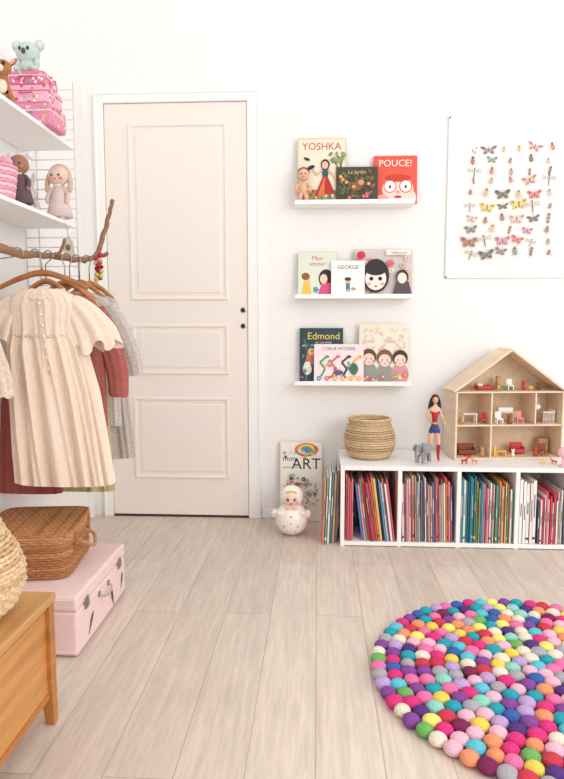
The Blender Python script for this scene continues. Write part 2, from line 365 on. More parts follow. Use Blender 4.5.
# ------------------------------------------------------------ low bookshelf
SX0,SX1,SYF,SZ=.104,1.118,2.775,.362
DIV=[SX0,.364,.62,.872,SX1]
def shelf():
    b=MB(); w=mat((249,247,245),'paint',.4); t=.018
    b.box((SX0,SYF,SZ-t),(SX1,3.165,SZ),w,.002); b.box((SX0,SYF+.001,.004),(SX1,3.165,.004+t),w,.002)
    b.box((SX0,3.155,.02),(SX1,3.163,SZ-.01),w)
    for i,x in enumerate(DIV):
        a=x if i==0 else (x-t if i==4 else x-t/2)
        b.box((a,SYF+.0015,.0),(a+t,3.16,SZ-t+.001),w,.002)
    b.build('low_bookshelf')
shelf()
def spine_book(b,x,y,z,t,d,h,col,lean=0,deco=True):
    """upright book, spine facing -Y"""
    M=b.M.copy(); b.M=M@Matrix.Translation((x,y,z))@Matrix.Rotation(lean,4,'Y')
    c=mat(col,'paper',.5)
    b.box((0,.0,0),(t,.0015,h),c); b.box((0,0,0),(.0012,d,h),c); b.box((t-.0012,0,0),(t,d,h),c)
    b.box((.001,.001,.003),(t-.001,d-.003,h-.004),mat((238,232,220),'paper'))
    if deco and t>.005 and random.random()<.65:
        dc=random.choice([(245,240,230),(90,80,90),(240,205,110),(214,80,80),(110,110,130)])
        if abs(dc[0]-col[0])<40: dc=(250,250,245) if col[0]<150 else (90,80,100)
        z0=h*random.uniform(.35,.5);z1=h*random.uniform(.6,.8)
        b.box((t*.36,-.0003,z0),(t*.64,.0002,z1),mat(dc,'paper'))
        if random.random()<.3: b.box((t*.1,-.0003,h*.06),(t*.9,.0002,h*.1),mat(dc,'paper'))
    b.M=M
def row(x0,x1,pal,hmin,hmax,tmin,tmax,lean=0,z=.0235):
    b=MB(); x=x0; last=None
    while x<x1-tmin:
        t=min(random.uniform(tmin,tmax),x1-x); h=random.uniform(hmin,hmax); c=random.choice(pal)
        while c is last: c=random.choice(pal)
        last=c
        spine_book(b,x,2.785+random.uniform(-.004,.012),z,t-.0004,random.uniform(.2,.26),h,c,lean if lean else 0)
        x+=t/ (cos(lean) if lean else 1)
    return b
def merge(a,c):
    o=len(a.v)
    a.v+=c.v
    for f,mi,sm in zip(c.f,c.mi,c.sm):
        m=c.ms[mi]
        if m not in a.ms: a.ms.append(m)
        a.f.append([i+o for i in f]); a.mi.append(a.ms.index(m)); a.sm.append(sm)
dark=[(70,72,104),(216,70,84),(78,126,190),(244,232,224),(170,66,84),(90,156,196),(56,56,68),(248,210,120),(236,120,100),(244,150,172),(190,210,230),(220,90,110),(120,165,132)]
b=row(.127,.166,dark,.24,.30,.006,.010)
merge(b,row(.200,.350,dark,.25,.29,.006,.012,lean=-.13)); b.build('row_of_books')
pk=[(246,175,195),(248,236,234),(238,110,148),(250,215,222),(130,108,152),(226,86,112),(180,216,226),(250,240,230),(226,150,182),(104,96,112),(250,228,170),(190,140,156),(246,132,124),(244,196,206),(140,182,160),(232,150,120)]
b=row(.378,.604,pk,.25,.298,.004,.010,lean=-.03); b.build('row_of_books')
b=row(.632,.70,[(48,142,152),(92,178,186),(240,236,228),(74,108,142)],.27,.305,.007,.012)
merge(b,row(.70,.858,[(232,90,92),(120,188,142),(248,170,98),(245,236,228),(214,150,172),(112,146,188),(250,242,232),(242,206,156),(246,186,202),(90,160,170),(250,220,120)],.235,.28,.004,.009)); b.build('row_of_books')
b=row(.884,.962,[(247,245,242),(241,239,236),(214,232,236),(246,228,222)],.26,.30,.012,.02)
merge(b,row(.965,1.085,[(216,66,84),(240,106,124),(92,92,122),(245,232,224),(206,62,92),(150,184,162),(248,200,212),(244,150,120)],.18,.24,.006,.011)); b.build('row_of_books')
b=MB()
for i,(c,h) in enumerate([((228,140,120),.27),((120,170,142),.30),((244,240,230),.31),((96,126,146),.325),((215,190,130),.31),((170,126,112),.33)]):
    spine_book(b,.022+i*.0115,2.79+i*.006,.001,.010,.22,h,c,.035)
b.build('leaning_books')

def d_art(A,w,h):
    A.r(.004,.004,w-.004,h-.004,(244,238,228))
    for i,c in enumerate([(225,80,70),(240,170,60),(245,220,90),(110,180,120),(90,140,200)]):
        A.e(w*.62,h*.9,.058-.009*i,.034-.005*i,c)
    A.t('ART',w*.62,h*.66,.078,(25,25,28)); A.t('mon',w*.22,h*.76,.036,(25,25,28)); A.t('premier livre d',w*.27,h*.67,.014,(60,40,40))
    cs=[(226,110,120),(240,190,100),(110,165,190),(140,185,140),(180,130,180),(240,160,120),(60,60,65),(230,205,195)]
    for i in range(90):
        x=random.uniform(.02,w-.02);z=random.uniform(.02,h*.6) if i<75 else random.uniform(.8*h,.96*h);c=random.choice(cs);q=random.random()
        if q<.35: A.e(x,z,random.uniform(.005,.011),random.uniform(.004,.010),c,random.random()*3,n=10)
        elif q<.5: A.flower(x,z,.011,c,(250,240,200))
        elif q<.88: A.ln([(x,z),(x+random.uniform(-.015,.015),z+.010),(x+random.uniform(-.015,.015),z+.02)],.0015,(50,50,55))
        else: A.p([(x-.008,z-.006),(x+.008,z-.006),(x,z+.009)],c)
    A.t('Coloriages',w*.5,h*.46,.026,(30,30,30)); A.t('dessins',w*.5,h*.3,.024,(150,40,60))
book(-.186,.212,.40,.001,3.118,(228,215,200),d_art,'art_activity_book',.012,.035)

# ------------------------------------------------------------ roly poly doll
def roly():
    b=MB(); c=(-.118,2.925,0); iv=mat((246,240,232),'plastic',.25)
    R1=.078
    prof=[(max(.004,R1*sin(t)),R1-R1*cos(t)) for t in [pi*i/20*.86 for i in range(1,21)]]
    b.lathe(prof,c,iv,32)
    hz=.182; b.ell((c[0],c[1],hz),(.056,.053,.054),iv,28,18)
    b.ell((c[0],c[1]-.014,hz-.002),(.043,.043,.042),mat((246,206,182),'plastic',.3),24,16)
    hair=mat((228,188,116),'hair')
    for i in range(5):
        a=-.6+.3*i; b.ell((c[0]+.030*sin(a),c[1]-.040,hz+.006+.026*cos(a)),(.009,.006,.007),hair,10,8)
    for k in(-1,1):
        b.ell((c[0]+k*.015,c[1]-.0545,hz-.002),(.006,.004,.008),mat((60,100,150),'plastic'),10,8)
        b.ell((c[0]+k*.026,c[1]-.0475,hz-.017),(.009,.004,.007),mat((244,160,150),'plastic'),10,8)
        b.ell((c[0]+k*.077,c[1]-.02,.105),(.017,.017,.02),iv,14,10)
        b.ell((c[0]+k*.052,c[1]-.052,.115),(.018,.010,.012),mat((245,228,218),'plastic'),12,8)
    b.ell((c[0],c[1]-.056,hz-.02),(.006,.003,.003),mat((210,70,80),'plastic'),10,8)
    for k in(-1,1): b.ell((c[0]+k*.014,c[1]-.05,.138),(.014,.008,.008),mat((240,190,190),'plastic'),10,8)
    for i,(x,zz) in enumerate([(0,.105),(0,.075),(-.03,.06),(.03,.06),(-.018,.035),(.02,.032)]):
        dz=zz-R1; yy=math.sqrt(max(0,R1*R1-dz*dz-x*x)); col=[(230,130,130),(236,196,120),(130,165,190)][i%3]
        b.ell((c[0]+x,c[1]-yy,zz),(.005,.002,.005),mat(col,'plastic'),8,6)
    b.build('roly_poly_doll')
roly()

# ------------------------------------------------------------ woven baskets
def woven(b,prof,c,m1,m2,r,amp=.0022,waves=26,seg=104):
    n=int(prof['n']); P=prof['p']
    def at(t):
        x=t*(len(P)-1); i=min(int(x),len(P)-2); f=x-i
        return (P[i][0]+(P[i+1][0]-P[i][0])*f, P[i][1]+(P[i+1][1]-P[i][1])*f)
    for k in range(n):
        R,z=at(k/(n-1)); ph=pi*(k%2)
        pts=[]
        for j in range(seg):
            a=2*pi*j/seg; q=R+amp*sin(waves*a+ph); pts.append((c[0]+q*cos(a),c[1]+q*sin(a),c[2]+z))
        b.tube(pts,r,random.choice([m1,m1,m2]),6,True)
    b.lathe([(max(.003,at(i/20)[0]-.004),at(i/20)[1]) for i in range(21)],c,m2,40)
w1=mat((220,192,154),'wicker');w2=mat((200,168,128),'wicker')
b=MB(); c=(.245,2.99,SZ+.001)
woven(b,{'n':21,'p':[(.085,.006),(.106,.03),(.117,.07),(.114,.105),(.102,.14),(.090,.165),(.096,.182)]},c,w1,w2,.0052,.0018)
b.tube([(c[0]+.100*cos(2*pi*j/60),c[1]+.100*sin(2*pi*j/60),c[2]+.148+.0015*sin(j)) for j in range(60)],.0055,w2,6,True)
b.build('seagrass_basket')
w3=mat((228,198,158),'wicker');w4=mat((208,172,128),'wicker')

# ------------------------------------------------------------ wooden bench
def bench():
    b=MB(); wf=mat((208,146,80),'wood',.4); wt=mat((214,162,100),'wood',.35); wd=mat((188,122,62),'wood',.45)
    X0,X1,Y0,Y1=-1.12,-.642,.85,1.475
    b.box((X0,Y0,.310),(X1+.004,Y1+.004,.330),wt,.004,3)
    b.box((X0+.012,Y0+.012,.075),(X1-.010,Y1-.010,.311),wf,.002)
    for x in(X0+.002,X1-.030):
        for y in(Y0+.002,Y1-.032):
            q=[(.030,.31),(.030,.1),(.022,.0)]
            rings=[]
            ax=x if x<-.9 else x+.030
            for s_,zz in q[::-1]:
                xs=(ax,ax+s_) if x<-.9 else (ax-s_,ax); yy=y+.030-s_ if y>1.2 else y
                rings.append([(xs[0],yy,zz),(xs[1],yy,zz),(xs[1],yy+s_,zz),(xs[0],yy+s_,zz)])
            b.loft(rings,wd,True,True,smooth=False)
    b.box((X1-.0105,Y0+.034,.075),(X1-.004,Y1-.034,.088),wd,.002); b.box((X1-.0105,Y0+.034,.298),(X1-.004,Y1-.034,.310),wd,.002)
    b.build('wooden_bench')
bench()
b=MB(); c=(-.803,1.315,.3315)
woven(b,{'n':28,'p':[(.10,.006),(.132,.035),(.150,.075),(.150,.11),(.136,.15),(.112,.19),(.098,.22)]},c,w3,w4,.0056,.002)
for k in(-1,1):
    b.tube([(c[0]+k*.095,c[1]-.03,c[2]+.215),(c[0]+k*.1,c[1]-.02,c[2]+.245),(c[0]+k*.1,c[1]+.02,c[2]+.245),(c[0]+k*.095,c[1]+.03,c[2]+.215)],.005,w4)
b.build('round_wicker_basket')

# ------------------------------------------------------------ pink suitcase
def suitcase():
    b=MB(); p=mat((243,214,212),'plain',.5); e=mat((234,198,196),'plain',.5); me=mat((170,166,162),'metal',.35); bk=mat((60,55,60),'paper')
    X0,X1,Y0,Y1,Z1=-1.07,-.702,1.765,2.235,.188
    b.box((X0,Y0,.004),(X1,Y1,.1405),p,.010,3); b.box((X0-.001,Y0-.001,.1415),(X1+.001,Y1+.001,Z1),p,.010,3)
    b.box((X0+.004,Y0+.004,.13),(X1-.004,Y1-.004,.15),mat((215,190,188),'plain'))
    for z in(.016,.176): 
        b.tube([(X1-.002,Y0+.008,z),(X1-.002,Y1-.008,z)],.0035,e); b.tube([(X0+.01,Y0+.001,z),(X1-.01,Y0+.001,z)],.0035,e)
    for y in(1.84,2.16):
        b.box((X1,y-.014,.122),(X1+.006,y+.014,.158),me,.002); b.box((X1+.004,y-.008,.13),(X1+.010,y+.008,.15),me,.002)
    b.tube(smooth_path([(X1,1.955,.115),(X1+.014,1.96,.108),(X1+.018,2.0,.098),(X1+.014,2.04,.108),(X1,2.045,.115)],5),.004,mat((190,170,170),'plain'))
    for y in(1.955,2.045): b.box((X1,y-.008,.108),(X1+.004,y+.008,.124),me,.001)
    def feather(y,z,s,a):
        for i in range(9):
            t=-1+i*.25
            for k in(-1,1):
                l=.013*s*(1-t*t*.8)
                y0,z0=y+t*.028*s*cos(a),z+t*.028*s*sin(a)
                y1,z1=y0+l*cos(a+k*1.0),z0+l*sin(a+k*1.0)
                b.tube([(X1+.0008,y0,z0),(X1+.0008,y1,z1)],.0011,bk,4)
        b.tube([(X1+.001,y-.038*s*cos(a),z-.038*s*sin(a)),(X1+.001,y+.03*s*cos(a),z+.03*s*sin(a))],.0012,bk,4)
    feather(1.88,.06,1,.9); feather(2.08,.055,1.2,2.0); feather(2.19,.07,.8,1.2)
    b.build('pink_suitcase')
suitcase()

def hamper():
    M=Matrix.Translation((-.940,2.035,.1895))@Matrix.Rotation(math.radians(7),4,'Z')
    b=MB(); b.M=M; a1=mat((200,142,92),'wicker');a2=mat((176,118,72),'wicker'); W,D,Hh=.145,.165,.135
    def rr(w,d,z,n=96):
        pts=[]
        for j in range(n):
            a=2*pi*j/n; e=.28
            pts.append(((abs(cos(a))**e)*(1 if cos(a)>=0 else -1)*w,(abs(sin(a))**e)*(1 if sin(a)>=0 else -1)*d,z))
        return pts
    def even(w,d,z,n=120,amp=.002,ph=0):
        P=[Vector(p) for p in rr(w,d,z,400)]; L_=[0]
        for i in range(400): L_.append(L_[-1]+(P[(i+1)%400]-P[i]).length)
        out=[];k=0
        for j in range(n):
            t=L_[-1]*j/n
            while L_[k+1]<t: k+=1
            f=(t-L_[k])/max(1e-9,L_[k+1]-L_[k]); p=P[k].lerp(P[(k+1)%400],f); u=Vector((p.x,p.y,0)).normalized()
            out.append(tuple(p+u*amp*sin(2*pi*j/n*30+ph)))
        return out
    for k in range(12):
        z=.006+k*.0082; b.tube(even(W,D,z,ph=pi*(k%2)),.0044,random.choice([a1,a1,a2]),6,True)
    for k in range(4):
        z=.108+k*.0075; b.tube(even(W+.004,D+.004,z,ph=pi*(k%2)),.0044,random.choice([a1,a2]),6,True)
    b.tube(even(W+.005,D+.005,.104,amp=0),.0055,a2,6,True); b.tube(even(W-.001,D-.001,Hh,amp=0),.007,a2,6,True)
    b.loft([rr(W-.004,D-.004,.003),rr(W-.004,D-.004,Hh-.003)],a2,True,True)
    n=30
    for i in range(n):
        x=-W+.008+(2*W-.016)*i/(n-1); pts=[]
        for j in range(31):
            y=-D+.008+(2*D-.016)*j/30; pts.append((x,y,Hh+.0015+.0018*sin(j*pi/1.5+pi*(i%2))))
        b.tube(pts,.0048,random.choice([a1,a1,a2]),5)
    lt=mat((160,96,58),'plain',.5)
    b.tube(smooth_path([(W,-.055,.09),(W+.035,-.05,.078),(W+.048,0,.055),(W+.035,.05,.078),(W,.055,.09)],6),.006,a1)
    for y in(-.09,.09): b.box((W+.001,y-.010,.075),(W+.011,y+.010,Hh-.004),lt,.002); b.ell((W+.012,y,.09),(.004,.005,.005),mat((180,160,110),'metal',.3),8,6)
    b.build('wicker_hamper')
hamper()

# ------------------------------------------------------------ felt ball rug
def rug():
    cols=[((240,124,172),4),((226,62,132),4),((246,190,208),3),((138,78,158),2),((92,62,130),1.6),((196,166,214),2),((48,166,180),2),((148,216,196),2),((248,214,92),2),((240,228,208),3),((118,182,102),1.4),((210,66,86),1.6),((178,174,180),1.6),((68,104,176),1.2),((244,156,114),1.5),((252,238,126),1),((130,48,90),1),((100,200,218),1.4)]
    ms=[mat(c,'felt',.95) for c,w in cols]; ws=[w for c,w in cols]
    cx,cy,Rr=.635,1.722,.459
    b=MB(); r=.0220; step=.0408; n=int(Rr/step)
    pts=[(0,0)]
    for k in range(1,n+1):
        R=Rr*k/n; q=int(2*pi*R/.0422); ph=random.random()*6
        for j in range(q): a=2*pi*j/q+ph; pts.append((R*cos(a),R*sin(a)))
    last=None
    for x,y in pts:
        m=random.choices(ms,ws)[0]
        while m is last: m=random.choices(ms,ws)[0]
        last=m; s=random.uniform(.95,1.12)
        b.ell((cx+x+random.uniform(-.0025,.0025),cy+y+random.uniform(-.0025,.0025),r*.72),(r*s,r*s,r*.72),m,18,12,Matrix.Rotation(random.random()*3,3,'Z'))
    b.build('felt_ball_rug')
rug()

# ------------------------------------------------------------ dollhouse
def dollhouse():
    M=Matrix.Translation((.628,2.925,SZ+.001))@Matrix.Rotation(math.radians(6),4,'Z')
    b=MB(); b.M=M; p=mat((236,212,184),'plywood',.5); p2=mat((232,208,178),'plywood',.5); W,D,E,Pk,t=.505,.17,.315,.50,.009
    b.box((0,0,0),(W,D,t),p,.001); b.box((0,0,t),(t,D,E),p,.001); b.box((W-t,0,t),(W,D,E),p,.001)
    for z in(.155,.308): b.box((t,0.002,z),(W-t,D,z+t*.8),p,.001)
    b.box((t,D-.006,t),(W-t,D,E),p2)
    b.add([(0,D,E),(W,D,E),(W/2,D,Pk),(0,D-.006,E),(W,D-.006,E),(W/2,D-.006,Pk)],[(0,2,1),(3,4,5),(0,1,4,3),(1,2,5,4),(2,0,3,5)],p2)
    for k in(0,1):
        x0,x1=(-.006,W/2) if k==0 else (W+.006,W/2)
        n=Vector((-(Pk-E),0,W/2)) if k==0 else Vector((Pk-E,0,W/2)); n.normalize(); n*=t
        A_=[(x0,-.004,E-.004),(x1,-.004,Pk),(x1,D+.004,Pk),(x0,D+.004,E-.004)]
        B_=[(a[0]+n.x,a[1],a[2]+n.z) for a in A_]
        B_[1]=(W/2,-.004,Pk+t*1.15); B_[2]=(W/2,D+.004,Pk+t*1.15)
        b.add(A_+B_,[(0,1,2,3),(7,6,5,4),(0,4,5,1),(1,5,6,2),(2,6,7,3),(3,7,4,0)],p)
    b.box((.165,.004,t),(.172,D-.006,.155),p,.001); b.box((.165,.004,.163),(.172,D-.006,.308),p,.001); b.box((.37,.004,.163),(.377,D-.006,.308),p,.001)
    b.box((.40,D-.008,.2),(.46,D-.0055,.27),mat((245,240,232),'paper'))
    red=mat((200,70,66),'plain');rd=mat((140,76,54),'plain');wh=mat((245,240,235),'plain');pkm=mat((235,150,160),'plain');yl=mat((235,190,90),'plain');gr=mat((120,160,120),'plain');dkk=mat((60,50,50),'plain');fur=mat((206,160,110),'plain')
    def chair(x,y,z,m,s=1):
        b.box((x,y,z+.02*s),(x+.03*s,y+.03*s,z+.026*s),m,.001); b.box((x,y+.026*s,z+.02*s),(x+.03*s,y+.03*s,z+.055*s),m,.001)
        for q in(0,.026):
            for w_ in(0,.026): b.box((x+q*s,y+w_*s,z),(x+(q+.004)*s,y+(w_+.004)*s,z+.021*s),m)
    def sofa(x,y,z,m,w_=.07):
        b.box((x,y,z+.005),(x+w_,y+.04,z+.025),m,.004); b.box((x,y+.03,z+.005),(x+w_,y+.042,z+.052),m,.004)
        for q in(0,w_-.008): b.box((x+q,y,z+.005),(x+q+.008,y+.04,z+.036),m,.003)
    def table(x,y,z,m,w_=.06,h=.035):
        b.box((x,y,z+h),(x+w_,y+.04,z+h+.005),m,.001)
        for q in(.002,w_-.007):
            for g in(.002,.033): b.box((x+q,y+g,z),(x+q+.005,y+g+.005,z+h+.001),m)
    def bear(x,y,z,m,s=1):
        b.ell((x,y,z+.014*s),(.010*s,.009*s,.013*s),m,10,8); b.ell((x,y-.001,z+.034*s),(.009*s,.009*s,.009*s),m,10,8)
        for k in(-1,1): b.ell((x+k*.007*s,y,z+.043*s),(.004*s,.003*s,.004*s),m,8,6); b.ell((x+k*.007*s,y-.010*s,z+.005*s),(.004*s,.008*s,.004*s),m,8,6)
    z=t; sofa(.04,.06,z,rd,.08); sofa(.30,.07,z,red,.06); table(.21,.04,z,yl,.05,.02); chair(.42,.03,z,rd); bear(.14,.03,z,fur); b.box((.195,.03,z),(.205,.04,z+.05),yl,.002); b.box((.44,.1,z),(.485,.15,z+.07),fur,.002); bear(.39,.03,z,red); b.box((.06,.03,z),(.09,.05,z+.006),red,.001); bear(.28,.02,z,wh,.8)
    z=.163; table(.05,.05,z,wh,.07,.04); chair(.13,.03,z,red,.9); bear(.04,.03,z,fur,.9); table(.22,.06,z,p2,.08,.045); b.box((.225,.07,z+.05),(.295,.1,z+.07),wh,.002); chair(.2,.02,z,wh); chair(.3,.03,z,pkm); bear(.255,.02,z,rd)
    b.tube([(.40,.05,z),(.40,.05,z+.07)],.002,dkk); b.ell((.40,.05,z+.075),(.016,.016,.013),wh,10,8)
    for q in range(8): b.box((.43+q*.007,.045,z),(.432+q*.007,.047,z+.05),wh)
    b.box((.428,.044,z+.048),(.484,.049,z+.053),wh); b.box((.43,.05,z+.01),(.482,.1,z+.022),pkm,.003); b.box((.478,.045,z),(.483,.1,z+.06),wh)
    z=.317; b.box((.12,.06,z),(.20,.12,z+.02),red,.006); b.box((.12,.06,z+.018),(.145,.12,z+.03),wh,.004); b.box((.23,.07,z),(.30,.11,z+.012),gr,.002); bear(.33,.05,z,red); chair(.26,.05,z,wh,.9); b.ell((.37,.06,z+.01),(.014,.01,.01),yl,10,8); b.box((.225,.1,z),(.245,.12,z+.06),fur,.002); bear(.21,.04,z,fur); bear(.40,.05,z,rd,.8)
    b.build('wooden_dollhouse')
dollhouse()

# ------------------------------------------------------------ skinned figures
def skin(points,edges,root,sub=2):
    me=bpy.data.meshes.new('s'); me.from_pydata([p[0] for p in points],edges,[]); ob=bpy.data.objects.new('s',me); scn.collection.objects.link(ob)
    md=ob.modifiers.new('k','SKIN'); 
    for i,p in enumerate(points):
        r=p[1]; me.skin_vertices[0].data[i].radius=(r,r)
        me.skin_vertices[0].data[i].use_root=(i==root)
    s_=ob.modifiers.new('u','SUBSURF'); s_.levels=sub; s_.render_levels=sub
    dg=bpy.context.evaluated_depsgraph_get(); m2=bpy.data.meshes.new_from_object(ob.evaluated_get(dg))
    vs=[v.co.copy() for v in m2.vertices]; fs=[list(p.vertices) for p in m2.polygons]
    bpy.data.objects.remove(ob); bpy.data.meshes.remove(m2); return vs,fs
def heroine():
    b=MB(); b.M=Matrix.Translation((.530,2.90,SZ+.001)); S=.305
    P=[((0,0,.50),.048),((0,0,.60),.036),((0,0,.70),.046),((0,0,.79),.042),((0,0,.84),.018),((0,0,.875),.020),
       ((.062,0,.785),.022),((.10,-.01,.68),.018),((.13,-.05,.60),.014),((.14,-.07,.56),.013),
       ((-.062,0,.785),.022),((-.115,0,.70),.018),((-.085,-.04,.61),.014),((-.06,-.055,.58),.013),
       ((.045,0,.46),.042),((.058,-.008,.27),.028),((.062,.005,.17),.026),((.062,0,.05),.017),((.066,-.04,.014),.014),
       ((-.045,0,.46),.042),((-.064,-.01,.27),.028),((-.08,.005,.17),.026),((-.088,0,.05),.017),((-.094,-.04,.014),.014)]
    E=[(0,1),(1,2),(2,3),(3,4),(4,5),(3,6),(6,7),(7,8),(8,9),(3,10),(10,11),(11,12),(12,13),(0,14),(14,15),(15,16),(16,17),(17,18),(0,19),(19,20),(20,21),(21,22),(22,23)]
    vs,fs=skin([(tuple(c*S for c in p),r*S*1.15) for p,r in P],E,0)
    skn=mat((230,180,148),'plastic',.45);red=mat((180,34,42),'plastic',.4);blue=mat((44,60,124),'plastic',.4);gold=mat((214,170,60),'plastic',.3)
    grp={}
    for f in fs:
        c=sum((vs[i] for i in f),Vector())/len(f)/S
        arm=abs(c.x)>.07 and c.z>.5
        if c.z<.25: m=red
        elif arm: m=gold if .60<c.z<.65 else skn
        elif c.z<.43: m=skn
        elif c.z<.56: m=blue
        elif c.z<.585: m=gold
        elif c.z<.755: m=red
        else: m=skn
        grp.setdefault(m.name,(m,[]))[1].append(f)
    for m,ff in grp.values(): b.add(vs,ff,m,True)
    b.ell((0,0,.925*S),(.044*S,.048*S,.060*S),skn,16,12)
    hr=mat((36,26,26),'hair'); b.ell((0,.016*S,.947*S),(.058*S,.052*S,.057*S),hr,16,12)
    for k in(-1,1):
        b.tube(smooth_path([(k*.03*S,.01*S,.97*S),(k*.060*S,.02*S,.9*S),(k*.072*S,.03*S,.82*S),(k*.06*S,.035*S,.72*S)],4),[.022*S]*8+[.026*S]*4+[.010*S],hr)
        b.ell((k*.016*S,-.046*S,.925*S),(.006*S,.004*S,.004*S),mat((40,60,90),'plastic'),8,6)
    b.tube([(0,.04*S,.95*S),(0,.05*S,.85*S),(0,.045*S,.72*S)],[.044*S,.05*S,.022*S],hr)
    b.ell((0,-.048*S,.892*S),(.012*S,.004*S,.005*S),red,8,6); b.ell((0,-.049*S,.913*S),(.005*S,.008*S,.008*S),skn,8,6)
    b.tube([(-.04*S,-.03*S,.955*S),(0,-.048*S,.965*S),(.04*S,-.03*S,.955*S)],.005*S,gold,6)
    b.build('superheroine_doll')
heroine()
def elephant(name,loc,S,rot,col):
    b=MB(); b.M=Matrix.Translation(loc)@Matrix.Rotation(rot,4,'Z'); g=mat(col,'plain',.6)
    P=[((-.3,0,.62),.20),((0,0,.66),.24),((.28,0,.66),.19),((.45,0,.78),.15),((.62,0,.72),.09),((.70,0,.5),.06),((.70,0,.28),.045),((.76,0,.16),.035),
       ((-.34,.13,.4),.10),((-.34,.14,.2),.075),((-.33,.14,.04),.08),((-.34,-.13,.4),.10),((-.34,-.14,.2),.075),((-.33,-.14,.04),.08),
       ((.26,.12,.4),.09),((.27,.13,.2),.07),((.27,.13,.04),.078),((.26,-.12,.4),.09),((.27,-.13,.2),.07),((.27,-.13,.04),.078),((-.5,0,.62),.03),((-.54,0,.4),.018)]
    E=[(0,1),(1,2),(2,3),(3,4),(4,5),(5,6),(6,7),(0,8),(8,9),(9,10),(0,11),(11,12),(12,13),(2,14),(14,15),(15,16),(2,17),(17,18),(18,19),(0,20),(20,21)]
    vs,fs=skin([(tuple(c*S for c in p),r*S) for p,r in P],E,1); b.add([(v.x,v.y,max(v.z,0)) for v in vs],fs,g,True)
    for k in(-1,1):
        b.ell((.40*S,k*.19*S,.74*S),(.14*S,.03*S,.18*S),g,14,10,Matrix.Rotation(k*.5,3,'Z'))
        b.ell((.56*S,k*.10*S,.82*S),(.02*S,.015*S,.02*S),mat((20,20,20),'plastic'),8,6)
        b.tube([(.6*S,k*.07*S,.6*S),(.70*S,k*.09*S,.52*S),(.8*S,k*.09*S,.54*S)],[.025*S,.02*S,.008*S],mat((240,235,220),'plastic'))
    b.build(name)
elephant('toy_elephant',(.474,2.85,SZ+.001),.10,-2.2,(150,148,150))

def tiny_toys():
    def critter(name,x,y,col,S,rot):
        b=MB(); b.M=Matrix.Translation((x,y,SZ+.001))@Matrix.Rotation(rot,4,'Z'); m=mat(col,'plain')
        P=[((-.3,0,.5),.14),((.2,0,.5),.16),((.36,0,.72),.08),((.5,0,.85),.10),((.66,0,.8),.05),((-.3,.1,.25),.05),((-.3,.1,.03),.045),((-.3,-.1,.25),.05),((-.3,-.1,.03),.045),((.2,.1,.25),.05),((.2,.1,.03),.045),((.2,-.1,.25),.05),((.2,-.1,.03),.045),((-.5,0,.55),.025)]
        E=[(0,1),(1,2),(2,3),(3,4),(0,5),(5,6),(0,7),(7,8),(1,9),(9,10),(1,11),(11,12),(0,13)]
        vs,fs=skin([(tuple(c*S for c in p),r*S) for p,r in P],E,1); b.add([(v.x,v.y,max(v.z,0)) for v in vs],fs,m,True)
        for k in(-1,1): b.ell((.48*S,k*.07*S,.97*S),(.03*S,.02*S,.06*S),m,8,6)
        b.build(name)
    critter('toy_fox',.655,2.84,(196,60,40),.038,0.2); critter('toy_fox',.70,2.85,(220,140,70),.032,2.8); critter('toy_pony',1.0,2.85,(225,190,120),.035,.5); critter('toy_pony',1.05,2.86,(190,110,70),.03,2.5)
    b=MB(); c=(1.075,2.82,SZ+.001); b.lathe([(.018,0),(.02,.004),(.006,.008),(.005,.04),(.02,.045),(.026,.06),(.02,.08),(.006,.086)],c,mat((235,190,195),'plastic'),20,True,True); b.build('toy_lamp')
tiny_toys()

# ------------------------------------------------------------ wall string shelves
def string_shelf():
    b=MB(); w=mat((249,248,247),'paint',.35); wr=mat((226,226,227),'paint',.35); X0,X1=-1.148,-.94
    for z in(1.664,1.368):
        b.box((X0+.004,1.2,z-.014),(X1-.002,2.49,z),w,.002)
    for y in(2.50,1.60,1.25):
        for x in(X0+.003,X0+.055,X1): b.tube([(x,y,1.13),(x,y,1.90)],.0028,wr,8)
        z=1.135
        while z<1.9:
            b.tube([(X0+.003,y,z),(X1,y,z)],.0022,wr,6); z+=.037
    b.build('wire_wall_shelf')
string_shelf()

